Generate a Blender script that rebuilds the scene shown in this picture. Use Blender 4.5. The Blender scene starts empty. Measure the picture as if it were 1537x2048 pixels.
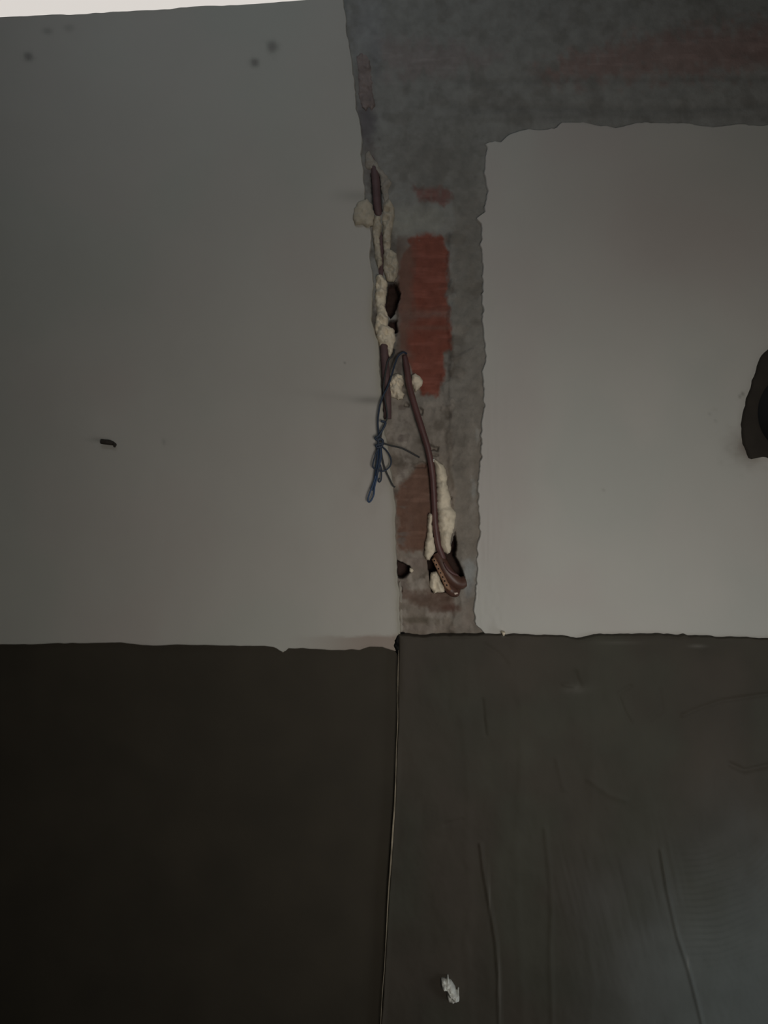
import bpy, bmesh, math, random
import numpy as np
from mathutils import Vector

random.seed(3)
C = bpy.context.scene.collection

# ------------------------------------------------------------------ camera, world, lights, exposure
CAMY, CAMZ, F = -1.5, 1.45, 1500.0          # metres; F = focal length in pixels of the 1537x2048 frame
cd = bpy.data.cameras.new('camera'); cam = bpy.data.objects.new('camera', cd); C.objects.link(cam)
cd.sensor_fit = 'VERTICAL'; cd.sensor_height = 36; cd.lens = F/2048*36
cam.location = (0, CAMY, CAMZ); cam.rotation_euler = (math.pi/2, 0, 0)
cd.clip_start = 0.02
bpy.context.scene.camera = cam
vs = bpy.context.scene.view_settings
vs.view_transform = 'Standard'; vs.look = 'None'; vs.gamma = 1; vs.use_curve_mapping = False; vs.exposure = 0.0

w = bpy.data.worlds.new('sky'); bpy.context.scene.world = w; w.use_nodes = True
bg = w.node_tree.nodes['Background']; bg.inputs[0].default_value = (0.70, 0.66, 0.62, 1); bg.inputs[1].default_value = 1.0

def area(name, loc, tgt, sx, sy, power, col, spread=180):
    l = bpy.data.lights.new(name, 'AREA'); l.shape = 'RECTANGLE'; l.size = sx; l.size_y = sy
    l.energy = power; l.color = col; l.spread = math.radians(spread)
    o = bpy.data.objects.new(name, l); C.objects.link(o); o.location = loc
    o.rotation_euler = (Vector(tgt)-Vector(loc)).to_track_quat('-Z', 'Y').to_euler()
    return o
# daylight through the opening in the wall behind the camera, and through the low doorway on the right
area('window_daylight', (0.42, -1.86, 1.12), (0.30, 0, 1.12), 0.5, 0.55, 2.75, (1.0, 0.96, 0.89), 92)
area('doorway_daylight', (1.66, -0.95, 0.45), (0.7, 0.0, 0.35), 0.5, 0.8, 1.45, (0.80, 0.92, 1.0), 95)
area('high_cool_fill', (-0.35, -0.80, 2.87), (-0.35, 0.0, 2.4), 1.1, 0.4, 2.4, (0.80, 0.91, 1.0), 170)  # added cool fill under the closed ceiling, brightens the upper left wall

# ------------------------------------------------------------------ helpers
def tag(o, label=None, cat=None, group=None, kind=None):
    if label: o['label'] = label
    if cat: o['category'] = cat
    if group: o['group'] = group
    if kind: o['kind'] = kind
    return o

def empty(name, loc=(0, 0, 0)):
    o = bpy.data.objects.new(name, None); o.empty_display_size = 0.02
    C.objects.link(o); o.location = loc; return o

def link(name, me, mat, parent=None):
    o = bpy.data.objects.new(name, me); C.objects.link(o)
    if mat: me.materials.append(mat)
    if parent:
        o.parent = parent
        q = parent; wl_ = Vector((0, 0, 0))
        while q: wl_ += q.location; q = q.parent
        o.location = -wl_
    return o

def mesh(name, vs_, fs, mat, parent=None, smooth=True, cols=None):
    me = bpy.data.meshes.new(name); me.from_pydata([tuple(v) for v in vs_], [], [tuple(f) for f in fs]); me.update()
    if smooth: me.polygons.foreach_set('use_smooth', [True]*len(me.polygons))
    if cols is not None:
        a = me.color_attributes.new('Col', 'FLOAT_COLOR', 'POINT')
        c = np.ones((len(vs_), 4), dtype=np.float32); c[:, :3] = cols
        a.data.foreach_set('color', c.ravel())
    return link(name, me, mat, parent)

def box(name, x0, x1, y0, y1, z0, z1, mat, parent=None):
    v = [(x, y, z) for x in (x0, x1) for y in (y0, y1) for z in (z0, z1)]
    f = [(0, 1, 3, 2), (4, 6, 7, 5), (0, 4, 5, 1), (2, 3, 7, 6), (0, 2, 6, 4), (1, 5, 7, 3)]
    return mesh(name, v, f, mat, parent, smooth=False)

class VN:                                    # 2-D value noise in numpy
    def __init__(s, seed): s.t = np.random.RandomState(seed).rand(256, 256)*2-1
    def n(s, x, y):
        xi = np.floor(x).astype(int); yi = np.floor(y).astype(int); fx = x-xi; fy = y-yi
        fx = fx*fx*(3-2*fx); fy = fy*fy*(3-2*fy); t = s.t; g = lambda a, b: t[a % 256, b % 256]
        return (g(xi, yi)*(1-fx)+g(xi+1, yi)*fx)*(1-fy)+(g(xi, yi+1)*(1-fx)+g(xi+1, yi+1)*fx)*fy
    def fbm(s, x, y, o=4):
        r = 0; a = 1
        for k in range(o): r = r+a*s.n(x*2**k+17.3*k, y*2**k+9.1*k); a *= .5
        return r
N1, N2, N3 = VN(1), VN(2), VN(5)

def poly1(pts, rag=(), seed=0):              # piecewise-linear edge with raggedness
    a = np.array(pts, float); nz = VN(100+seed)
    def f(t):
        t = np.asarray(t, float); r = np.interp(t, a[:, 0], a[:, 1])
        for sc, am in rag: r = r+am*nz.n(t/sc+sc*3.7, np.zeros_like(t)+sc)
        return r
    return f

def sdf(px, py, poly):                       # signed distance, positive inside
    P = np.array(poly, float); Q = np.roll(P, -1, 0)
    d = np.full(px.shape, 1e9); ins = np.zeros(px.shape, bool); nx = np.zeros(px.shape); ny = np.zeros(px.shape)
    for (ax, ay), (bx, by) in zip(P, Q):
        ex, ey = bx-ax, by-ay; L = ex*ex+ey*ey+1e-9
        t = np.clip(((px-ax)*ex+(py-ay)*ey)/L, 0, 1)
        cx, cy = ax+t*ex, ay+t*ey; dd = np.hypot(px-cx, py-cy)
        m = dd < d; d = np.where(m, dd, d); nx = np.where(m, cx, nx); ny = np.where(m, cy, ny)
        c = ((ay > py) != (by > py)) & (px < (bx-ax)*(py-ay)/(by-ay+1e-12)+ax)
        ins ^= c
    return np.where(ins, d, -d), nx, ny

def dist_line(px, py, pts):
    d = np.full(px.shape, 1e9)
    for (ax, ay), (bx, by) in zip(pts[:-1], pts[1:]):
        ex, ey = bx-ax, by-ay; t = np.clip(((px-ax)*ex+(py-ay)*ey)/(ex*ex+ey*ey), 0, 1)
        d = np.minimum(d, np.hypot(px-ax-t*ex, py-ay-t*ey))
    return d

def sm(a, b, x):
    t = np.clip((x-a)/(b-a), 0, 1); return t*t*(3-2*t)

KT = 0.06                                    # the left wall turns away slightly
def yplane(px, y0, tilt): 
    s = (px-768.5)/F
    return (y0-1.5*tilt*s)/(1+tilt*s)
def XZ(px, py, y):
    d = (y-CAMY)/F
    return (px-768.5)*d, CAMZ+(1024-py)*d
def at(px, py, y):
    x, z = XZ(px, py, y); return Vector((x, y, z))

def lines(segs):                             # [(start, end, step), ...] -> 1-D sample positions
    r = []
    for a, b, s in segs: r += list(np.arange(a, b, s))
    r.append(segs[-1][1]); return np.array(r)

def panel(name, mat, L, R, T, B, xs, ys, yback, thick, tilt=0, edge=(1, 1, 1, 1), round_=4, height=None, color=None, parent=None, hole=None):
    """a layer of plaster: edges follow L,R (functions of row) and T,B (functions of column)"""
    L0, R0, T0, B0 = xs[0], xs[-1], ys[0], ys[-1]
    u, v = np.meshgrid((xs-L0)/(R0-L0), (ys-T0)/(B0-T0)); px = L0+u*(R0-L0); py = T0+v*(B0-T0)
    px0, py0 = px, py; dc = 220.0
    wl_, wr_, wt_, wb_ = np.exp(-(px0-L0)/dc), np.exp(-(R0-px0)/dc), np.exp(-(py0-T0)/dc), np.exp(-(B0-py0)/dc)
    for _ in range(12):
        px_ = px0+(L(py)-L0)*wl_+(R(py)-R0)*wr_
        py = py0+(T(px)-T0)*wt_+(B(px)-B0)*wb_; px = px_
    e = np.full(px.shape, 1e9)
    for on, d in zip(edge, (px-L(py), R(py)-px, py-T(px), B(px)-py)):
        if on: e = np.minimum(e, np.maximum(d, 0))
    t = np.clip(e/round_, 0, 1); h = thick*np.sqrt(np.maximum(1-(1-t)**2, 0))
    ff = sm(0, round_*3, e)
    h = np.where(e <= 0.01, -0.003, h)
    if height is not None: h = h+height(px, py)*ff
    yf = yplane(px, yback-thick, tilt); x, z = XZ(px, py, yf)
    y = yf+thick-h
    ny, nx = px.shape; V = np.stack([x, y, z], -1).reshape(-1, 3)
    idx = np.arange(ny*nx).reshape(ny, nx)
    Fs = np.stack([idx[:-1, :-1], idx[1:, :-1], idx[1:, 1:], idx[:-1, 1:]], -1).reshape(-1, 4)
    if hole is not None:
        cx = px[:-1, :-1].ravel(); cy = py[:-1, :-1].ravel(); d, _, _ = sdf(cx, cy, hole); Fs = Fs[d < 0]
    cols = None
    if color is not None: cols = np.stack(color(px, py), -1).reshape(-1, 3)
    return mesh(name, V, Fs, mat, parent, cols=cols)

def lump(name, mat, polyg, yb, H, rw, step=1.6, amp=0.25, nsc=9, parent=None, seed=0, tilt=0, back=0.006, jag=1.2):
    """a solid lump whose outline is polyg and which swells H metres off its backing"""
    P = []; rs = random.Random(seed)
    n = len(polyg)
    for i in range(n):                       # resample the outline with small irregularities
        a = np.array(polyg[i], float); b = np.array(polyg[(i+1) % n], float); L = np.hypot(*(b-a)); k = max(1, int(L/4))
        for j in range(k):
            q = a+(b-a)*j/k
            if j: q = q+np.array([rs.uniform(-jag, jag), rs.uniform(-jag, jag)])
            P.append(tuple(q))
    A = np.array(P); x0, y0 = A.min(0)-step*2; x1, y1 = A.max(0)+step*2
    gx, gy = np.meshgrid(np.arange(x0, x1, step), np.arange(y0, y1, step))
    d, cx, cy = sdf(gx, gy, P)
    keep = d > -step*0.75
    px = np.where(d < 0, cx, gx); py = np.where(d < 0, cy, gy); dd = np.maximum(d, 0)
    t = np.clip(dd/rw, 0, 1); h = H*np.sqrt(np.maximum(1-(1-t)**2, 0))
    nz = VN(300+seed)
    h = h*(1+amp*nz.fbm(px/nsc, py/nsc, 3))
    yy = yplane(px, yb, tilt)
    idx = -np.ones(gx.shape, int); idx[keep] = np.arange(keep.sum())
    q = keep[:-1, :-1] & keep[1:, :-1] & keep[1:, 1:] & keep[:-1, 1:]
    I, J = np.nonzero(q)
    faces = np.stack([idx[I, J], idx[I+1, J], idx[I+1, J+1], idx[I, J+1]], -1)
    k = keep.sum(); X, Z = XZ(px[keep], py[keep], yy[keep]-H*0.5)
    Vf = np.stack([X, yy[keep]-h[keep], Z], -1); Vb = np.stack([X, yy[keep]+back, Z], -1)
    Fl = [tuple(f) for f in faces]; cnt = {}
    for f in Fl:
        for a, b in zip(f, f[1:]+f[:1]): cnt[(a, b)] = 1
    allF = Fl+[tuple(v+k for v in reversed(f)) for f in Fl]
    for (a, b) in cnt:
        if (b, a) not in cnt: allF.append((b, a, a+k, b+k))
    used = sorted({v for f in allF for v in f}); mp = {v: i for i, v in enumerate(used)}
    VV = np.concatenate([Vf, Vb])[used]
    return mesh(name, VV, [tuple(mp[v] for v in f) for f in allF], mat, parent)

def spline(pts, sub=8):
    P = [np.array(p, float) for p in pts]; P = [2*P[0]-P[1]]+P+[2*P[-1]-P[-2]]; out = []
    for i in range(1, len(P)-2):
        for k in range(sub):
            t = k/sub; a, b, c, d = P[i-1:i+3]
            out.append(0.5*((2*b)+(c-a)*t+(2*a-5*b+4*c-d)*t*t+(3*b-a-3*c+d)*t**3))
    out.append(P[-2]); return out

def tube(name, mat, pts, r, parent=None, n=10, sub=8, rib=None, caps=True):
    """pts: (px, py, depth[, radius factor]) along the tube; r metres"""
    pp = [tuple(p)+(1.0,)*(4-len(p)) for p in pts]; S = spline(pp, sub); V = []; Fs = []
    W = [at(s[0], s[1], s[2]) for s in S]
    up = Vector((0.3, 1, 0.1)).normalized()
    for i, p in enumerate(W):
        tdir = (W[min(i+1, len(W)-1)]-W[max(i-1, 0)]).normalized()
        a = tdir.cross(up)
        if a.length < 0.05: a = tdir.cross(Vector((0, 0.2, 1)))
        a.normalize(); b = tdir.cross(a); rr = r*S[i][3]
        if rib: rr *= 1+rib*(1 if i % 4 < 2 else -1)
        for k in range(n):
            th = 2*math.pi*k/n; V.append(p+a*math.cos(th)*rr+b*math.sin(th)*rr)
    m = len(W)
    for i in range(m-1):
        for k in range(n):
            Fs.append((i*n+k, i*n+(k+1) % n, (i+1)*n+(k+1) % n, (i+1)*n+k))
    if caps: Fs += [tuple(range(n-1, -1, -1)), tuple((m-1)*n+k for k in range(n))]
    return mesh(name, V, Fs, mat, parent)

# ------------------------------------------------------------------ materials
def mat(name, col, rough=0.9, attr=False, var=0.1, vs_=18.0, bump=0.25, bs=120.0, bd=0.0015, spec=0.3, streak=None, coat=0):
    m = bpy.data.materials.new(name); m.use_nodes = True; nt = m.node_tree; nd = nt.nodes; lk = nt.links
    p = nd['Principled BSDF']; p.inputs['Roughness'].default_value = rough
    p.inputs['Specular IOR Level'].default_value = spec
    tc = nd.new('ShaderNodeNewGeometry'); mp = nd.new('ShaderNodeMapping'); lk.new(tc.outputs['Position'], mp.inputs[0])
    if streak: mp.inputs['Scale'].default_value = streak
    n = nd.new('ShaderNodeTexNoise'); n.inputs['Scale'].default_value = vs_; n.inputs['Detail'].default_value = 6
    lk.new(mp.outputs[0], n.inputs['Vector'])
    mr = nd.new('ShaderNodeMapRange'); mr.inputs[1].default_value = 0.3; mr.inputs[2].default_value = 0.7
    mr.inputs[3].default_value = 1-var; mr.inputs[4].default_value = 1+var; lk.new(n.outputs[0], mr.inputs[0])
    mx = nd.new('ShaderNodeVectorMath'); mx.operation = 'SCALE'; lk.new(mr.outputs[0], mx.inputs['Scale'])
    if attr:
        a = nd.new('ShaderNodeAttribute'); a.attribute_name = 'Col'; lk.new(a.outputs['Color'], mx.inputs[0])
    else:
        mx.inputs[0].default_value = col
    lk.new(mx.outputs[0], p.inputs['Base Color'])
    n2 = nd.new('ShaderNodeTexNoise'); n2.inputs['Scale'].default_value = bs; n2.inputs['Detail'].default_value = 5
    lk.new(mp.outputs[0], n2.inputs['Vector'])
    b = nd.new('ShaderNodeBump'); b.inputs['Strength'].default_value = bump; b.inputs['Distance'].default_value = bd
    lk.new(n2.outputs[0], b.inputs['Height']); lk.new(b.outputs[0], p.inputs['Normal'])
    return m

M = dict(
    paint=mat('painted_plaster', None, 0.75, attr=True, var=0.03, vs_=4, bump=0.15, bs=45, bd=0.001),
    masonry=mat('scraped_masonry', None, 0.95, attr=True, var=0.13, vs_=55, bump=0.6, bs=220, bd=0.0018),
    cement=mat('dark_cement_render', None, 0.72, attr=True, var=0.10, vs_=9, bump=0.25, bs=90, bd=0.001),
    core=mat('wall_core', (0.30, 0.27, 0.24), 0.95, bump=0.4),
    room=mat('bare_room_plaster', (0.27, 0.25, 0.22), 0.95, bump=0.3),
    floor=mat('concrete_floor', (0.10, 0.095, 0.085), 0.9, var=0.2, bump=0.4, bs=40),
    foam=mat('cream_filler', (0.80, 0.70, 0.54), 0.85, var=0.12, vs_=60, bump=0.5, bs=260, bd=0.0015),
    foamg=mat('dusty_filler', (0.50, 0.44, 0.345), 0.9, var=0.14, vs_=60, bump=0.5, bs=260, bd=0.0015),
    foamd=mat('dirty_filler', (0.34, 0.305, 0.26), 0.9, var=0.15, vs_=70, bump=0.5, bs=260, bd=0.0015),
    foamc=mat('pinkish_mortar', (0.27, 0.22, 0.205), 0.95, var=0.2, vs_=50, bump=0.6, bs=200, bd=0.002),
    conduit=mat('maroon_plastic', (0.12, 0.056, 0.053), 0.5, var=0.15, vs_=40, bump=0.1, spec=0.5),
    conduitd=mat('dusty_maroon_plastic', (0.125, 0.075, 0.075), 0.6, var=0.2, vs_=40, bump=0.2, spec=0.4),
    brown=mat('brown_plastic', (0.095, 0.045, 0.032), 0.45, var=0.2, vs_=50, bump=0.15, spec=0.5),
    tan=mat('tan_plastic', (0.26, 0.14, 0.08), 0.55, var=0.15, vs_=80, bump=0.2),
    hole=mat('dark_hole', (0.015, 0.01, 0.008), 0.95, bump=0.1),
    wire=mat('navy_wire', (0.024, 0.038, 0.066), 0.55, var=0.15, bump=0.1, spec=0.5),
    wireb=mat('blue_wire', (0.028, 0.062, 0.135), 0.5, var=0.1, bump=0.1, spec=0.5),
    wired=mat('dull_wire', (0.055, 0.055, 0.055), 0.6, var=0.1, bump=0.1),
    black=mat('bore_black', (0.012, 0.012, 0.013), 0.8, bump=0.1),
    collar=mat('dark_brown_mortar', (0.036, 0.030, 0.024), 0.9, var=0.15, vs_=30, bump=0.4),
    white=mat('white_filler', (0.72, 0.72, 0.66), 0.8, var=0.1, vs_=90, bump=0.5, bs=300),
    edgelight=mat('arris_highlight', (0.26, 0.22, 0.16), 0.6, var=0.5, vs_=30, bump=0.3),
    dirt=mat('brown_plug', (0.045, 0.037, 0.030), 0.8, var=0.2, vs_=200, bump=0.2),
    steel=mat('bright_metal', (0.75, 0.6, 0.5), 0.25, var=0.05, bump=0.05, spec=0.8),
)

def mix(c, d, t): return [c[i]*(1-t)+d[i]*t for i in range(3)]
def flat(px, c): return [np.zeros_like(px)+v for v in c]

# ------------------------------------------------------------------ edges of the layers
chaseL = poly1([(-500, 672), (0, 688), (60, 694), (130, 708), (215, 714), (250, 722), (300, 724), (400, 732), (470, 744), (520, 742), (580, 748),
                (640, 746), (690, 758), (760, 764), (830, 768), (900, 778), (960, 786), (1010, 791), (1080, 794), (1150, 797), (1200, 800), (1260, 801), (1310, 800)],
               [(25, 2.2), (7, 1.0)], 1)
paintR = poly1([(230, 975), (290, 972), (350, 970), (400, 975), (425, 970), (436, 955), (446, 965), (480, 962), (490, 958), (500, 964), (600, 966), (700, 968), (800, 966), (860, 963), (900, 962),
                (980, 957), (1020, 958), (1060, 957), (1120, 954), (1180, 952), (1230, 948), (1250, 952), (1262, 965), (1275, 975), (1310, 985)],
               [(34, 2.2), (14, 2.2), (5, 1.4)], 2)
bandB = poly1([(940, 296), (972, 288), (990, 278), (1003, 281), (1022, 263), (1050, 256), (1110, 254), (1125, 244), (1200, 246), (1235, 254), (1270, 243), (1330, 242),
               (1420, 250), (1480, 248), (1510, 250), (1560, 245), (1800, 250), (2500, 240)], [(30, 2.5), (9, 1.5)], 3)
topL = poly1([(-1500, 86), (0, 33), (560, 2), (690, -6)], [(80, 2.0), (17, 0.8)], 4)
dadoTopL = poly1([(-1500, 1275), (0, 1290), (220, 1287), (300, 1292), (420, 1292), (530, 1293), (548, 1296), (556, 1300), (562, 1306), (570, 1306), (574, 1299), (640, 1300), (720, 1302), (740, 1296),
                  (765, 1296), (790, 1304), (805, 1306)], [(60, 1.5), (14, 0.8)], 5)
dadoTopR = poly1([(760, 1268), (795, 1268), (850, 1271), (900, 1270), (960, 1268), (1007, 1268), (1010, 1271), (1030, 1267), (1070, 1269), (1130, 1270), (1145, 1275), (1165, 1275), (1190, 1269),
                  (1240, 1268), (1300, 1267), (1362, 1270), (1370, 1267), (1380, 1271), (1480, 1274), (1537, 1277), (2500, 1285)], [(30, 1.0), (8, 0.9)], 6)
dadoL = poly1([(1250, 797), (1300, 796), (1400, 796), (1500, 793), (1600, 789), (1700, 783), (1800, 776), (1900, 771), (2000, 765), (2048, 762), (2480, 742)], [(50, 0.8), (15, 0.4)], 7)
const = lambda v: (lambda t: np.zeros_like(np.asarray(t, float))+v)

# ------------------------------------------------------------------ wall_left: solid wall, paint above, smooth dark cement below
YL = 0.0
wl = empty('wall_left', (-1.0, 0.05, 0)); tag(wl, kind='structure')
def core_left():
    v = []
    for px in (-1300, 674):
        for (y, dz) in ((yplane(px, YL+0.012, KT), 0), (0.32, 0)):
            x, _ = XZ(px, 0, yplane(px, YL, KT)); 
            zt = XZ(px, float(topL(min(px, 690)))+2, yplane(px, YL, KT))[1]
            v += [(x, y, 0), (x, y, zt-0.004)]
    f = [(0, 2, 3, 1), (4, 5, 7, 6), (0, 1, 5, 4), (2, 6, 7, 3), (1, 3, 7, 5), (0, 4, 6, 2)]
    return mesh('wall_core', v, f, M['core'], wl, smooth=False)
core_left()

def col_paint_left(px, py):
    c = flat(px, (0.50, 0.475, 0.43))
    # faint pinkish and greenish clouding of the old paint
    n = N1.fbm(px/260, py/260, 3)
    c = mix(c, flat(px, (0.50, 0.455, 0.415)), 0.6*sm(0, 0.8, n)); c = mix(c, flat(px, (0.47, 0.47, 0.42)), 0.6*sm(0, 0.8, -n))
    for (x, y, rx, ry, a) in ((545, 94, 10, 12, .6), (510, 125, 8, 8, .65), (57, 114, 8, 8, .6), (95, 62, 9, 6, .35), (138, 56, 9, 7, .25),
                              (328, 884, 4, 6, .25), (690, 726, 2, 2, .5), (198, 880, 22, 4, .2)):
        q = ((px-x)/rx)**2+((py-y)/ry)**2; q = q*(1+0.35*N2.fbm(px/9, py/9, 2))
        c = mix(c, flat(px, (0.13, 0.12, 0.11)), a*np.exp(-q**1.5*0.6))
    # smears running to the channel, and the filler blob's shadow painted in
    c = mix(c, flat(px, (0.20, 0.19, 0.17)), 0.5*np.exp(-((py-800)/7)**2)*sm(690, 745, px))
    c = mix(c, flat(px, (0.22, 0.20, 0.18)), 0.4*np.exp(-((py-790+0.2*(px-600)*0-(px-640)*0.12)/9)**2)*sm(540, 740, px)*0.5)
    c = mix(c, flat(px, (0.26, 0.25, 0.22)), 0.4*np.exp(-((py-392)/12)**2)*sm(640, 720, px))  # faint shadow left of the filler blob, put into the colour
    c = mix(c, flat(px, (0.27, 0.19, 0.15)), 0.65*sm(1268, 1276, py+3*N2.fbm(px/30, py/30))*sm(560, 760, px))
    c = mix(c, flat(px, (0.38, 0.35, 0.26)), 0.5*np.exp(-((px-chaseL(py))/10)**2)*sm(500, 640, py))
    c = mix(c, flat(px, (0.30, 0.28, 0.24)), 0.35*np.exp(-((px-chaseL(py))/4)**2)*sm(900, 1000, py))
    return c
def h_paint_left(px, py):
    return 0.0010*N1.fbm(px/170, py/170, 3)+0.0002*N2.fbm(px/22, py/22, 3)
xs = lines([(-1290, 0, 60), (0, 660, 6), (660, 776, 2), (776, 797, 1)])
ys = lines([(0, 6, 1), (6, 1280, 4), (1280, 1302, 1)])
panel('paint_layer', M['paint'], const(-1290), chaseL, topL, dadoTopL, xs, ys, YL+0.012, 0.012, KT, (0, 1, 1, 1), 3, h_paint_left, col_paint_left, wl)
xs = lines([(-1290, 0, 60), (0, 790, 8), (790, 830, 4)]); ys = lines([(1270, 1310, 2), (1310, 2060, 12), (2060, 2465, 40)])
panel('cement_render', M['cement'], const(-1290), const(830), const(1272), const(2460), xs, ys, YL+0.012, 0.005, KT, (0, 0, 0, 0), 3,
      lambda px, py: 0.0012*N3.fbm(px/160, py/160, 3),
      lambda px, py: mix(flat(px, (0.043, 0.036, 0.025)), flat(px, (0.047, 0.039, 0.027)), sm(-.6, .6, N1.fbm(px/130, py/130, 3))), wl)
tag(wl.children[-1], 'smooth dark brown cement render on the lower left wall')

# ------------------------------------------------------------------ wall_right: masonry, paint, lower cement render
wr = empty('wall_right', (0.8, 0.05, 0)); tag(wr, kind='structure')
box('wall_core', -0.09, 1.75, 0.062, 0.32, 0, 2.9, M['core'], wr)

Z2 = lambda pts: [(640+x*.26025, 300+y*.26025) for x, y in pts]       # tracing frames of the channel
Z3 = lambda pts: [(640+x*.26025, 660+y*.26025) for x, y in pts]
Z4 = lambda pts: [(700+x*.22121, 900+y*.22121) for x, y in pts]
cavities = [  # outline, depth
    (Z2([(525, 1015), (585, 1000), (625, 1100), (600, 1190), (575, 1250), (545, 1290), (505, 1240), (500, 1180), (515, 1100)]), 0.030),
    (Z2([(535, 1300), (590, 1295), (602, 1400), (565, 1400), (520, 1350)]), 0.024),
    (Z4([(420, 990), (470, 1015), (545, 1050), (557, 1085), (530, 1130), (480, 1165), (425, 1155)]), 0.040),
    (Z4([(700, 1005), (760, 930), (830, 920), (900, 930), (925, 840), (955, 740), (972, 850), (960, 960), (1000, 1040), (1045, 1150), (1035, 1250), (920, 1290), (740, 1290), (715, 1100)]), 0.045),
    (Z4([(905, 415), (925, 420), (938, 505), (925, 510)]), 0.014),  # groove carved to give the dark shadow line beside the filler strip
    (Z4([(450, 1240), (475, 1235), (480, 1280), (460, 1290)]), 0.012),
    ([(740, 345), (764, 345), (766, 425), (744, 425)], 0.010),
    ([(755, 470), (768, 470), (768, 520), (760, 500)], 0.012),
    ([(768, 560), (800, 560), (796, 668), (766, 700), (760, 690), (766, 640)], 0.006),
    ([(810, 800), (822, 808), (820, 816), (808, 812)], 0.010), ([(838, 812), (850, 818), (846, 830), (836, 824)], 0.012),
    ([(858, 888), (880, 893), (878, 902), (860, 900)], 0.012), ([(866, 905), (880, 909), (878, 914), (866, 912)], 0.008),
    ([(822, 930), (845, 922), (862, 928), (850, 936), (828, 938)], 0.006),
]
bricks = [  # outline, colour, softness, strength
    ([(812, 478), (835, 466), (893, 472), (900, 520), (893, 560), (899, 640), (906, 698), (888, 706), (890, 740), (880, 792), (845, 788), (826, 740), (800, 712), (797, 560), (800, 520), (822, 490)], (0.225, 0.068, 0.045), 5, 0.95),
    ([(828, 372), (902, 374), (905, 398), (888, 414), (870, 404), (838, 402)], (0.19, 0.07, 0.058), 5, 0.75),
    ([(790, 988), (800, 972), (812, 958), (845, 925), (866, 932), (880, 1100), (797, 1102)], (0.17, 0.085, 0.058), 6, 0.85),
    ([(800, 1180), (905, 1178), (915, 1225), (860, 1222), (806, 1196)], (0.13, 0.075, 0.055), 8, 0.7),
    ([(1060, 150), (1200, 96), (1400, 58), (1560, 46), (1700, 60), (1560, 130), (1400, 152), (1150, 158)], (0.27, 0.17, 0.15), 26, 0.7),
    ([(760, 80), (900, 90), (1000, 110), (900, 150), (770, 150)], (0.28, 0.23, 0.22), 22, 0.6),
    ([(720, 130), (742, 130), (742, 215), (722, 215)], (0.25, 0.19, 0.18), 4, 0.7),
]
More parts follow.
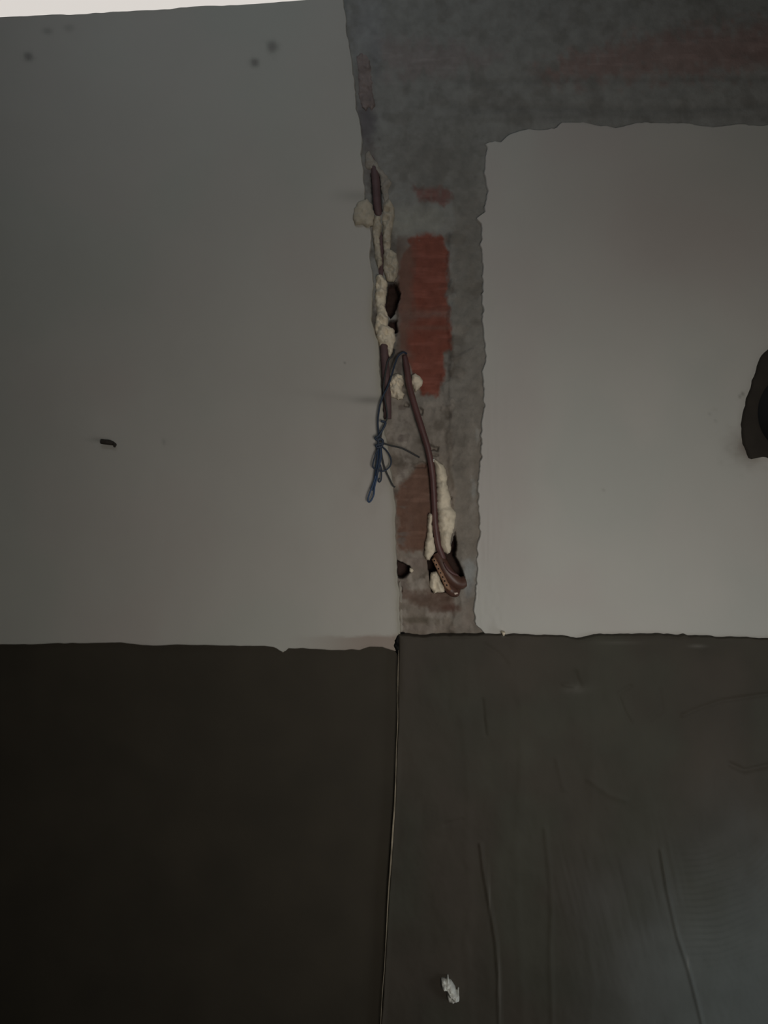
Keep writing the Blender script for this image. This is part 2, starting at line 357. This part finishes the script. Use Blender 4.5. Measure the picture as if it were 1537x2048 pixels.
def col_mason(px, py):
    c = flat(px, (0.275, 0.270, 0.250))
    low = sm(560, 1000, py+40*N1.fbm(px/60, py/60))
    c = mix(c, flat(px, (0.245, 0.205, 0.168)), low)
    n = N2.fbm(px/34, py/34, 4); c = mix(c, flat(px, (0.11, 0.09, 0.072)), 0.75*sm(0.05, 0.8, n)*(0.35+0.65*sm(300, 600, py)))
    n = N3.fbm(px/22, py/30, 4); c = mix(c, flat(px, (0.37, 0.325, 0.28)), 0.75*sm(0.1, 0.9, n)*sm(350, 700, py))
    # the cement strip beside the right edge of the channel
    e = px-(902+9*N1.fbm(py/45, px*0, 3)+0*px); st = sm(-3, 5, e)*sm(300, 420, py)*sm(1010, 960, px)
    c = mix(c, flat(px, (0.25, 0.23, 0.20)), 0.5*st)
    for pg, bc, so, a in bricks:
        if px.max() < 0: break
        d, _, _ = sdf(px, py, pg); d = d+so*0.8*N1.fbm(px/9, py/14, 3)
        t = a*sm(-so, so, d)
        bcol = mix(flat(px, bc), flat(px, [v*1.35+0.02 for v in bc]), 0.6*sm(0.1, 0.9, N2.fbm(px/60, py/8, 3)))
        c = mix(c, bcol, t)
    # mortar smeared over the bricks
    c = mix(c, flat(px, (0.17, 0.115, 0.09)), 0.7*sm(838, 812, px+10*N1.fbm(px/12, py/30, 3))*sm(460, 480, py)*sm(730, 700, py)*sm(790, 797, px))
    c = mix(c, flat(px, (0.24, 0.15, 0.125)), 0.55*np.exp(-((py-628+0.05*(px-850))/9)**2)*sm(796, 806, px)*sm(905, 895, px)*(1+0.4*N2.fbm(px/14, py/4)))
    c = mix(c, flat(px, (0.23, 0.13, 0.10)), 0.45*np.exp(-((py-655)/5)**2)*sm(796, 806, px)*sm(905, 895, px))
    c = mix(c, flat(px, (0.19, 0.155, 0.135)), 0.8*sm(0.05, 0.6, N3.fbm(px/26+4, py/12, 3))*sm(600, 720, py)*sm(830, 800, px)*sm(792, 797, px))
    for (x, y, rx, ry, col, a) in ((1010+(-60), 0, 1, 1, (0, 0, 0), 0), (862, 430, 34, 18, (0.33, 0.325, 0.285), .7), (805, 440, 24, 24, (0.33, 0.325, 0.285), .7), (838, 448, 40, 14, (0.33, 0.325, 0.285), .7),
                                   (940, 1142, 14, 24, (0.36, 0.37, 0.36), .85), (938, 1175, 10, 16, (0.30, 0.31, 0.31), .6), (948, 980, 5, 22, (0.42, 0.42, 0.40), .5),
                                   (955, 870, 4, 16, (0.45, 0.44, 0.41), .5), (940, 1235, 16, 26, (0.27, 0.225, 0.19), .7), (845, 1256, 60, 6, (0.25, 0.21, 0.18), .6),
                                   (840, 1240, 36, 7, (0.10, 0.08, 0.055), .6), (845, 1205, 32, 8, (0.13, 0.085, 0.06), .4), (793, 1142, 9, 13, (0.34, 0.33, 0.30), .6),
                                   (900, 1215, 18, 7, (0.11, 0.05, 0.035), .7), (845, 1125, 40, 14, (0.23, 0.175, 0.15), .6), (870, 855, 46, 34, (0.20, 0.175, 0.145), .5),
                                   (733, 245, 19, 46, (0.15, 0.135, 0.142), .85), (752, 120, 10, 40, (0.19, 0.19, 0.19), .7), (690, 40, 6, 60, (0.16, 0.17, 0.165), .6), (742, 330, 14, 40, (0.14, 0.11, 0.10), .6), (855, 320, 60, 50, (0.20, 0.19, 0.17), .7), (930, 330, 30, 80, (0.20, 0.195, 0.175), .6), (935, 560, 26, 150, (0.195, 0.18, 0.155), .5), (735, 60, 30, 60, (0.30, 0.30, 0.30), .6)):
        q = ((px-x)/rx)**2+((py-y)/ry)**2; q = q*(1+0.5*N2.fbm(px/8, py/8, 2)); c = mix(c, flat(px, col), a*np.exp(-np.maximum(q, 0)**1.6*0.7))
    # scraped dark lines across the top band
    for yb, wd, a in ((158, 7, .30), (212, 9, .35), (236, 6, .25)):
        off = 8*N1.n(px/120, px*0+yb)
        c = mix(c, flat(px, (0.14, 0.135, 0.125)), a*np.exp(-((py-yb-off)/wd)**2)*sm(760, 1000, px))
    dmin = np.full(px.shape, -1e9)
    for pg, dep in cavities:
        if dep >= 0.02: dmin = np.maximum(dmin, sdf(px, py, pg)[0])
    c = mix(c, flat(px, (0.055, 0.032, 0.026)), sm(-1.5, 1.5, dmin))  # deep cavities painted dark: occlusion put into the colour with brown dirt
    return c
def h_mason(px, py):
    h = 0.0018*N1.fbm(px/45, py/45, 4)+0.0013*N2.fbm(px/11, py/11, 3)*sm(250, 500, py)
    h = h-0.004*sm(905, 896, px+6*N1.fbm(py/40, px*0, 3))*sm(440, 480, py)*sm(1210, 1190, py)*sm(700, 800, px)
    e = 905+7*N3.fbm(py/30, px*0+2, 3)
    h = h+0.0015*np.exp(-((px-e)/4)**2)*sm(450, 520, py)
    for pts, wd, a in (([(945, 700), (905, 720), (900, 760), (880, 790)], 5, 0.0025), ([(905, 800), (935, 840), (930, 900), (905, 940), (915, 980)], 5, 0.0022),
                       ([(885, 750), (893, 800), (905, 830)], 4, 0.002), ([(905, 960), (913, 1000), (905, 1040)], 4, 0.002), ([(820, 870), (815, 910), (800, 930)], 5, 0.0015),
                       ([(800, 850), (790, 880), (795, 920)], 5, 0.0015), ([(915, 1170), (925, 1210), (908, 1240), (912, 1270)], 4, 0.002)):
        h = h+a*np.exp(-(dist_line(px, py, pts)/wd)**2)
    h = h-0.0015*np.exp(-((py-158-8*N1.n(px/120, px*0+158))/7)**2)*sm(760, 1000, px)-0.002*np.exp(-((py-212-8*N1.n(px/120, px*0+212))/7)**2)*sm(760, 1000, px)
    h = h-0.012*sm(4, 12, chaseL(py)-px)
    for pg, dep in cavities:
        d, _, _ = sdf(px, py, pg); d = d+1.2*N2.fbm(px/5, py/5, 2)
        h = h-dep*sm(-1.0, 3.5, d)
    return h
hole_poly = [(1580+72*math.cos(a), 826+83*math.sin(a)) for a in np.linspace(0, 2*math.pi, 40, endpoint=False)]
xs = lines([(668, 700, 2), (700, 980, 1.6), (980, 1540, 6), (1540, 2440, 30)]); ys = lines([(-430, -10, 20), (-10, 300, 3), (300, 1300, 1.6)])
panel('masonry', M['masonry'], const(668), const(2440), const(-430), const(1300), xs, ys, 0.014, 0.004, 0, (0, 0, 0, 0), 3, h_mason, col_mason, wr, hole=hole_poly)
tag(wr.children[-1], 'scraped bare cement and red brick exposed in the channel')

def col_paint_right(px, py):
    c = flat(px, (0.53, 0.515, 0.475)); n = N2.fbm(px/240+5, py/240, 3)
    c = mix(c, flat(px, (0.52, 0.475, 0.445)), 0.6*sm(0, 0.8, n)); c = mix(c, flat(px, (0.49, 0.495, 0.455)), 0.6*sm(0, 0.8, -n))
    q = ((px-1500)/34)**2+((py-895)/30)**2
    c = mix(c, flat(px, (0.20, 0.165, 0.135)), 0.8*np.exp(-q*(1+0.4*N1.fbm(px/14, py/14)))) 
    q = ((px-1484)/5)**2+((py-790-(1484-px)*0.9)/4)**2; c = mix(c, flat(px, (0.1, 0.09, 0.07)), 0.7*np.exp(-q))
    for x, y in ((1430, 819), (1433, 842), (1420, 828), (1208, 980)): c = mix(c, flat(px, (0.25, 0.23, 0.2)), 0.35*np.exp(-((px-x)/3)**2-((py-y)/3)**2))
    c = mix(c, flat(px, (0.40, 0.35, 0.32)), 0.5*np.exp(-((px-1340)/260)**2-((py-420)/190)**2))       # darker pinkish patch
    c = mix(c, flat(px, (0.63, 0.62, 0.58)), 0.5*np.exp(-((px-paintR(py))/4)**2)*sm(400, 700, py))       # bare lime at the broken edge
    return c
def h_paint_right(px, py):
    st = np.exp(-((px-paintR(py))/45)**2)
    return 0.0009*N1.fbm(px/150, py/170, 3)+0.0007*st*N2.fbm(px/5, py/70, 2)*sm(400, 900, py)+0.0008*N3.fbm(px/8, py/14, 3)*np.exp(-((px-985)/30)**2-((py-1225)/60)**2)+0.00018*N3.fbm(px/14, py/40, 3)
xs = lines([(962, 968, 1), (968, 1060, 2.5), (1060, 1540, 6), (1540, 2440, 30)]); ys = lines([(250, 256, 1), (256, 1240, 3), (1240, 1290, 2)])
panel('paint_layer', M['paint'], paintR, const(2440), bandB, const(1290), xs, ys, 0.012, 0.011, 0, (1, 0, 1, 0), 3, h_paint_right, col_paint_right, wr, hole=hole_poly)

def h_dado(px, py):
    h = 0.0034*N1.fbm(px/190, py/260, 3)+0.0009*N2.fbm(px/34, py/60, 4)
    for pts, wd, a in (([(962, 1690), (968, 1740), (982, 1820), (992, 1880), (999, 1960), (1001, 2060)], 3.0, 0.0032),
                       ([(1322, 1700), (1335, 1780), (1355, 1870), (1378, 1940), (1400, 2030), (1410, 2080)], 3.2, 0.0030),
                       ([(1092, 1660), (1100, 1740), (1105, 1820), (1102, 1900), (1106, 2060)], 5, 0.0016),
                       ([(1365, 1430), (1400, 1415), (1440, 1402), (1537, 1388), (1600, 1384)], 3.5, 0.0022),
                       ([(1460, 1528), (1490, 1542), (1545, 1530)], 5, -0.0028), ([(1150, 1345), (1160, 1372), (1140, 1380)], 6, -0.0022),
                       ([(1128, 1368), (1150, 1374)], 4, 0.002), ([(1262, 1372), (1236, 1388), (1248, 1420), (1262, 1445)], 3.5, -0.0018), ([(1320, 1380), (1325, 1420), (1300, 1440)], 4, -0.0014),
                       ([(965, 1400), (968, 1440), (972, 1470)], 3, -0.0018), ([(970, 1290), (1000, 1310), (1015, 1330)], 5, -0.0014), ([(890, 1650), (925, 1640)], 4, -0.0012),
                       ([(1115, 1520), (1130, 1580)], 5, 0.0012), ([(1180, 1560), (1220, 1590), (1250, 1600)], 6, 0.0012)):
        h = h+1.35*a*np.exp(-(dist_line(px, py, pts)/wd)**2)
    rr = np.hypot(px-1370, py-1545)                             # trowel arcs
    w_ = sm(1330, 1430, px)*sm(1660, 1720, py)*sm(1960, 1860, py)
    h = h+0.0008*w_*np.sin(rr/2.1+1.5*N1.fbm(px/60, py/60))
    w2 = np.exp(-((px-1190)/110)**2-((py-1820)/110)**2)
    h = h+0.0008*w2*N2.n((px-0.25*(py-1800))/6.5, py/75)
    w3 = np.exp(-((px-1315)/45)**2-((py-1780)/120)**2)
    h = h+0.0010*w3*N3.n((px-0.22*(py-1780))/7, py/110)
    for x in (935, 1040, 1180):
        h = h+0.0010*np.exp(-((px-x-8*N1.n(py/90, px*0+x))/9)**2)
    return h
def col_dado(px, py):
    c = flat(px, (0.052, 0.045, 0.033)); n = N1.fbm(px/130, py/150, 3)
    c = mix(c, flat(px, (0.059, 0.049, 0.037)), sm(-.2, .9, n)); c = mix(c, flat(px, (0.054, 0.051, 0.037)), sm(-.1, .9, -n))
    c = mix(c, flat(px, (0.105, 0.112, 0.104)), 0.9*sm(1050, 1450, px+40*n)*sm(1550, 1950, py+60*n))       # lower right painted paler and bluer for the light falling there
    for x, y, rx, ry, a in ((999, 1990, 2.2, 60, .5), (1376, 1925, 2, 14, .5), (980, 1790, 1.6, 50, .25), (1152, 1378, 22, 9, .25), (1395, 1292, 16, 3, .4), (1008, 1270, 3, 3, .9), (1240, 1285, 40, 3, .15)):
        c = mix(c, flat(px, (0.20, 0.19, 0.165)), a*np.exp(-((px-x)/rx)**2-((py-y)/ry)**2))
    return c
xs = lines([(790, 797, 1), (797, 1540, 3), (1540, 2400, 30)]); ys = lines([(1270, 1280, 1), (1280, 2060, 3), (2060, 2430, 30)])
panel('cement_render', M['cement'], dadoL, const(2400), dadoTopR, const(2430), xs, ys, 0.012, 0.020, 0, (1, 0, 1, 0), 4, h_dado, col_dado, wr)
tag(wr.children[-1], 'thick trowelled dark cement render on the lower right wall')
# the overhanging lip at its top left corner, and the pale arris strip with its highlight painted in
lump('render_lip', M['cement'], [(795, 1268), (810, 1266), (820, 1290), (806, 1318), (796, 1312), (789, 1302), (786, 1292), (788, 1280), (792, 1272)], 0.008, 0.012, 6, parent=wr, seed=4, amp=.12)
def _lip():
    me = wr.children[-1].data
    a = me.color_attributes.new('Col', 'FLOAT_COLOR', 'POINT')
    a.data.foreach_set('color', np.tile([0.062, 0.057, 0.046, 1], len(me.vertices)).astype(np.float32))
_lip()
tube('arris_highlight_strip', M['edgelight'], [(float(dadoL(y))+0.6, y, -0.0072, k) for y, k in ((1300, .3), (1345, .7), (1400, .35), (1440, .8), (1500, .6), (1540, .9), (1600, 1.3), (1660, 1.5), (1720, 1.4), (1790, 1.1), (1860, .8), (1940, .6), (2048, .6), (2420, .6))],
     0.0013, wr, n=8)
tag(wr.children[-1], 'pale arris strip with painted highlight on the lower render')
# thin plaster fillet left standing along the bottom of the channel
lump('plaster_fillet', M['foamd'], [(797, 1165), (803, 1160), (806, 1200), (808, 1262), (800, 1266), (798, 1210)], 0.014, 0.006, 4, parent=wr, seed=9)

# ------------------------------------------------------------------ rest of the room (mostly outside the frame)
def struct(o): return tag(o, kind='structure')
struct(box('floor', -1.98, 1.75, -2.1, 0.05, -0.1, -0.001, M['floor']))
struct(box('ceiling', -2.1, 1.85, -2.1, 0.32, 2.901, 3.0, M['room']))
struct(box('wall_side_left', -2.3, -2.0, -2.1, 0.32, 0, 2.9, M['room']))
b = empty('wall_back', (0, -2.0, 0)); struct(b)       # opening 0.1..0.75 x 0.8..1.45 behind the camera
box('wall_below_opening', -1.98, 1.7, -2.1, -1.95, 0, 0.80, M['room'], b); box('wall_above_opening', -1.98, 1.7, -2.1, -1.95, 1.45, 2.9, M['room'], b)
box('wall_beside_opening', -1.98, 0.10, -2.1, -1.95, 0.80, 1.45, M['room'], b); box('wall_beside_opening', 0.75, 1.7, -2.1, -1.95, 0.80, 1.45, M['room'], b)
b = empty('wall_side_right', (1.8, -1, 0)); struct(b) # doorway y -1.3..-0.6, up to 0.95
box('wall_above_opening', 1.76, 1.9, -1.94, 0.0, 0.95, 2.9, M['room'], b)
box('wall_beside_opening', 1.76, 1.9, -1.94, -1.3, 0, 0.95, M['room'], b); box('wall_beside_opening', 1.76, 1.9, -0.6, 0.0, 0, 0.95, M['room'], b)

# ------------------------------------------------------------------ conduits
t = empty('conduit_pipe', at(772, 835, 0.006))
tube('pipe', M['conduitd'], [(706, -120, .022), (718, 0, .022), (724, 60, .022), (731, 140, .020), (735, 215, .022), (741, 270, .022), (747, 325, .018), (751, 350, .011), (756, 420, .011), (761, 450, .020), (764, 600, .020), (768, 675, .014), (769, 700, .007), (773, 760, .005), (775, 800, .005), (776, 838, .006, .9)], 0.0083, t, n=14)
tag(t, 'dusty dark maroon pipe down the channel\'s left edge, broken off above the wire knot', 'pipe')

t = empty('conduit_pipe', at(906, 1143, 0.0))
tube('pipe', M['conduit'], [(810, 712, .010, .8), (814, 735, .003), (820, 775, .000), (833, 821, -.002), (846, 863, -.003), (857, 900, -.002), (865, 945, .001), (869, 1000, .004), (871, 1044, .005), (877, 1088, .006), (887, 1118, .010)], 0.0064, t, n=14)

tube('elbow', M['brown'], [(874, 1106, .016, .85), (882, 1122, .014, 1.0), (893, 1142, .012, 1.05), (906, 1158, .012, 1.1), (918, 1166, .013, 1.05), (930, 1163, .016, .9)], 0.0128, t, n=18, sub=10)
tube('elbow_highlight_rim', M['conduit'], [(888, 1125, -.001, .5), (897, 1139, -.003, 1), (907, 1147, -.003, 1), (917, 1151, -.001, .5)], 0.0032, t, n=10)
tube('lower_body', M['brown'], [(893, 1168, .010, .8), (902, 1180, .010, 1.1), (912, 1186, .012, .9), (918, 1178, .014, .5)], 0.0095, t, n=14)
strip = lump('perforated_strip', M['tan'], Z4([(742, 990), (764, 966), (782, 985), (922, 1260), (903, 1275), (862, 1245)]), -0.004, 0.0022, 2, parent=t, seed=21, back=0.004, jag=0.4, amp=.1)
tag(strip, 'tan plastic edge strip with a row of square holes')
for k in range(7):
    f = k/6; cx, cy = 760+(872-760)*f, 1000+(1222-1000)*f*1.0
    (qx, qy), = Z4([(cx+4, cy)])
    lump('hole', M['hole'], [(qx-1.6, qy-2.2), (qx+1.8, qy-1.4), (qx+2.0, qy+2.0), (qx-1.3, qy+1.6)], -0.0055, 0.0016, 1, step=0.8, parent=strip, seed=k, back=0.001, jag=0, amp=0)
tag(t, 'thin maroon pipe slanting down across bare brick to a brown elbow end', 'pipe')
t = lump('screw_highlight', M['steel'], Z4([(938, 1290), (975, 1285), (982, 1300), (950, 1312)]), 0.0, 0.004, 2, step=1, seed=3, back=0.012)  # highlight of a screw, put in as a pale lump
tag(t, 'tiny painted screw highlight below the brown pipe end', 'scrap')

# ------------------------------------------------------------------ lumps of filler
def filler(name, label, m, poly, yb, H, rw, seed, **k):
    o = lump(name, M[m], poly, yb, H, rw, seed=seed, **k); tag(o, label, 'filler'); return o
t = empty('filler_column', at(770, 700, 0.01))
for nm, m, pg, H, rw, sd in (
    ('top_cap', 'foamc', [(712, 112), (724, 104), (740, 112), (744, 150), (748, 190), (751, 212), (743, 222), (738, 212), (732, 222), (724, 214), (718, 190), (716, 150)], .006, 9, 6),
    ('upper_strand', 'foamd', [(731, 305), (738, 300), (748, 316), (758, 330), (770, 345), (780, 358), (786, 366), (779, 378), (778, 405), (768, 410), (763, 380), (760, 352), (748, 340), (736, 338), (729, 330)], .008, 7, 1),
    ('right_strand', 'foamg', [(766, 404), (780, 398), (790, 415), (789, 440), (783, 470), (781, 498), (794, 506), (798, 525), (796, 550), (788, 562), (774, 560), (766, 535), (768, 500), (766, 460), (764, 430)], .013, 9, 2),
    ('left_strand', 'foamg', [(747, 430), (762, 432), (764, 455), (759, 475), (762, 500), (766, 525), (757, 536), (750, 515), (747, 480), (744, 455)], .011, 8, 3),
    ('lower_strand', 'foam', [(753, 552), (764, 548), (776, 566), (773, 590), (770, 612), (777, 632), (776, 650), (790, 660), (792, 676), (788, 690), (786, 704), (780, 715), (775, 706), (772, 694), (762, 694), (754, 676), (750, 655), (754, 625), (751, 590)], .013, 9, 4)):
    lump(nm, M[m], pg, 0.012, H, rw, parent=t, seed=sd, amp=.45, nsc=9)
tag(t, 'long broken column of cream filler down the upper left edge of the channel', 'filler')
filler('filler_lump', 'round grey blob of filler bulging onto the painted left wall', 'foamg', [(722, 400), (735, 396), (746, 408), (749, 430), (747, 448), (736, 454), (724, 447), (710, 449), (706, 436), (708, 416), (714, 406)], 0.002, .011, 13, 11, amp=.2)
filler('filler_lump', 'wrinkled cream lump between the two maroon pipes', 'foam', Z3([(545, 350), (600, 330), (640, 345), (648, 410), (630, 450), (655, 490), (640, 525), (600, 532), (560, 515), (525, 480), (530, 420)]), 0.010, .014, 11, 12, amp=.4, nsc=7)
filler('filler_lump', 'small pale cream lump on red brick right of the slanting pipe', 'foam', Z3([(705, 345), (735, 328), (775, 355), (795, 385), (788, 425), (760, 455), (735, 475), (715, 430), (702, 390)]), 0.010, .012, 10, 13, amp=.25)
filler('filler_strip', 'long thick cream strip of filler right of the slanting pipe', 'foam', Z4([(745, 85), (770, 78), (800, 95), (850, 130), (875, 190), (888, 240), (882, 310), (900, 370), (918, 440), (920, 510), (950, 545), (966, 580), (955, 640), (950, 710), (925, 780), (915, 850), (922, 880), (912, 930), (885, 945), (850, 925), (825, 870), (815, 780), (800, 690), (795, 600), (785, 500), (790, 400), (780, 280), (772, 170)]), 0.008, .020, 13, 14, amp=.22, nsc=16)
filler('filler_strip', 'narrow pale strip of filler left of the slanting pipe, swelling at its foot', 'foam', Z4([(705, 600), (720, 570), (742, 575), (750, 620), (742, 670), (750, 740), (765, 820), (776, 900), (755, 950), (725, 1000), (695, 995), (675, 960), (678, 880), (695, 800), (705, 720)]), 0.008, .013, 7, 15, amp=.2)
filler('filler_lump', 'blocky cream lump below the perforated strip', 'foam', Z4([(735, 1110), (790, 1095), (815, 1140), (835, 1200), (862, 1250), (860, 1285), (790, 1290), (765, 1305), (740, 1265), (720, 1230), (730, 1170)]), 0.014, .012, 9, 16, amp=.35, nsc=8)
filler('plaster_crumb', 'tiny white crumb beside the small dark hole low in the channel', 'foam', [(820, 1136), (826, 1137), (828, 1142), (824, 1146), (819, 1143)], 0.012, .005, 3, 17, step=1)
filler('plaster_crumb', 'small white crumb at the top of the long cream strip', 'white', [(865, 918), (870, 917), (871, 923), (867, 925)], -0.001, .004, 2, 18, step=.8)
for i, (x, y, w_, h_, lb) in enumerate(((566, 1300, 7, 6, 'pale paint drip hanging over the lower edge of the left wall paint'), (1008, 1269, 4, 4, 'tiny white paint chip on the ledge right of the channel'))):
    o = lump('paint_chip', M['foam'], [(x-w_, y-h_), (x+w_, y-h_), (x+w_*.5, y+h_*.6), (x, y+h_), (x-w_*.5, y+h_*.4)], 0.010-0.022*i, .006, 3, step=1, seed=30+i, tilt=KT*(1-i), back=0.006+0.012*i)
    tag(o, lb, 'paint chip')
pts = [(480, 680), (530, 660), (590, 700), (612, 600), (640, 605), (645, 690), (700, 720), (750, 790), (790, 860), (802, 930), (835, 940), (850, 880), (872, 885), (872, 980), (858, 1020), (882, 1090), (875, 1125), (800, 1140), (740, 1185), (640, 1160), (610, 1100), (615, 950), (580, 890), (490, 880), (480, 800)]
o = lump('plaster_scrap', M['white'], [(840+x*.0911, 1900+y*.0911) for x, y in pts], -0.008, .016, 9, step=1, seed=40, amp=.4, nsc=7, back=0.006, jag=.5)
tag(o, 'ragged white scrap of plaster stuck on the dark cement near the bottom', 'plaster scrap')

# ------------------------------------------------------------------ knotted blue wire
t = empty('tied_wire', at(758, 890, -0.012))
def wz(name, pts, r, m, d): 
    P = [Z3([(p[0], p[1])])[0]+((p[2] if len(p) > 2 else d),) for p in pts]
    return tube(name, M[m], P, r, t, n=8, sub=8)
wz('upper_strand', [(668, 182, .008), (640, 172, .002), (600, 205, -.002), (575, 270, -.006), (552, 350, -.008), (520, 440, -.010), (485, 510, -.012), (458, 600), (447, 700), (452, 790), (462, 850)], .0019, 'wire', -.013)
wz('upper_strand', [(575, 150, .004), (560, 200, .0), (525, 235, -.004), (505, 330, -.006), (490, 450, -.008), (505, 560, -.007), (520, 660, -.008), (500, 720, -.012), (478, 780), (462, 860)], .0017, 'wired', -.014)
wz('knot', [(470, 700), (505, 715), (480, 770), (450, 815), (428, 828), (440, 845), (475, 840), (482, 870), (450, 882), (432, 888), (448, 905), (478, 890), (484, 850), (455, 835), (450, 870), (462, 910)], .0023, 'wire', -.016)
wz('side_strand', [(480, 868), (515, 880), (560, 892), (620, 905), (680, 932, -.006), (730, 960, .002), (765, 978, .008)], .0017, 'wired', -.012)
wz('right_loop', [(478, 895), (520, 935), (546, 990), (545, 1035), (520, 1068), (480, 1086), (435, 1072), (408, 1048), (420, 985), (450, 905)], .0016, 'wire', -.015)
wz('short_tail', [(455, 930), (452, 1000), (470, 1050), (475, 1110), (470, 1155), (456, 1168), (450, 1148), (462, 1140)], .0014, 'wire', -.012)
wz('lower_tail', [(470, 900), (482, 990), (505, 1075), (540, 1150), (562, 1195), (580, 1208)], .0017, 'wired', -.011)
wz('hanging_loop', [(450, 900), (455, 960), (440, 1060), (425, 1140), (405, 1200), (385, 1250), (370, 1300), (378, 1322), (398, 1305), (415, 1262), (422, 1200), (440, 1130), (452, 1060), (470, 980), (468, 900)], .0018, 'wireb', -.013)
wz('inner_strand', [(440, 890), (442, 980), (430, 1080), (418, 1170), (402, 1235)], .0019, 'wire', -.012)
wz('inner_strand', [(466, 890), (462, 980), (448, 1060), (436, 1120)], .0019, 'wire', -.016)
tag(t, 'dark blue knotted wire hanging with a long loop from the channel edge', 'wire')

# ------------------------------------------------------------------ small fixtures on the walls
yq = float(yplane(216, 0, KT))
t = empty('wall_plug', at(216, 886, yq))
tube('plug_body', M['dirt'], [(203, 883, yq-.003), (210, 884, yq-.004), (219, 885, yq-.004), (227, 887, yq-.004, .8)], .0052, t, n=10)
tube('plug_tip', M['dirt'], [(224, 887, yq-.004), (230, 889, yq-.006), (229, 894, yq-.004, .6)], .0034, t, n=8)
tag(t, 'short brown plug stuck flat on the painted left wall', 'wall plug')

def pipe_socket():
    t = empty('pipe_opening', at(1580, 826, 0.0))
    outer = [(1545, 688), (1518, 720), (1506, 760), (1492, 800), (1482, 850), (1486, 888), (1500, 918), (1530, 914), (1560, 925), (1600, 930), (1640, 918), (1670, 890), (1686, 850), (1684, 800), (1668, 750), (1640, 710), (1610, 686), (1575, 678)]
    n = 96; O = []
    A = np.array(outer+outer[:1], float); seg = np.hypot(*np.diff(A, axis=0).T); s = np.concatenate([[0], np.cumsum(seg)])
    rs = np.linspace(0, s[-1], n, endpoint=False); ox = np.interp(rs, s, A[:, 0]); oy = np.interp(rs, s, A[:, 1])
    ox = ox+1.5*N1.fbm(rs/14, rs*0); oy = oy+1.5*N2.fbm(rs/14, rs*0)
    ang = np.arctan2((oy-826)/75, (ox-1580)/65)
    ix = 1580+64*np.cos(ang); iy = 826+75*np.sin(ang)
    rings = [(0, .004), (0.02, -.004), (.10, -.0065), (.5, -.005), (.9, -.004), (1.0, -.001)]; V = []
    for f, y in rings:
        for k in range(n): V.append(at(ox[k]*(1-f)+ix[k]*f, oy[k]*(1-f)+iy[k]*f, 0).to_tuple()[:1]+(y,)+at(0, oy[k]*(1-f)+iy[k]*f, 0).to_tuple()[2:])
    Fs = [(r*n+k, r*n+(k+1) % n, (r+1)*n+(k+1) % n, (r+1)*n+k) for r in range(len(rings)-1) for k in range(n)]
    mesh('mortar_collar', V, Fs, M['collar'], t)
    V = []; R2 = [(1.0, -.001), (.98, .010), (.97, .055), (.01, .056)]
    for f, y in R2:
        for k in range(n):
            p = at(1580+(ix[k]-1580)*f, 826+(iy[k]-826)*f, 0); V.append((p.x, y, p.z))
    Fs = [(r*n+k, r*n+(k+1) % n, (r+1)*n+(k+1) % n, (r+1)*n+k) for r in range(len(R2)-1) for k in range(n)]
    mesh('bore', V, Fs, M['black'], t)  # shallow cup; the opening's darkness is put into its black colour
    tag(t, 'large round black opening with dark mortar collar at the right edge of the painted wall', 'pipe opening')
pipe_socket()
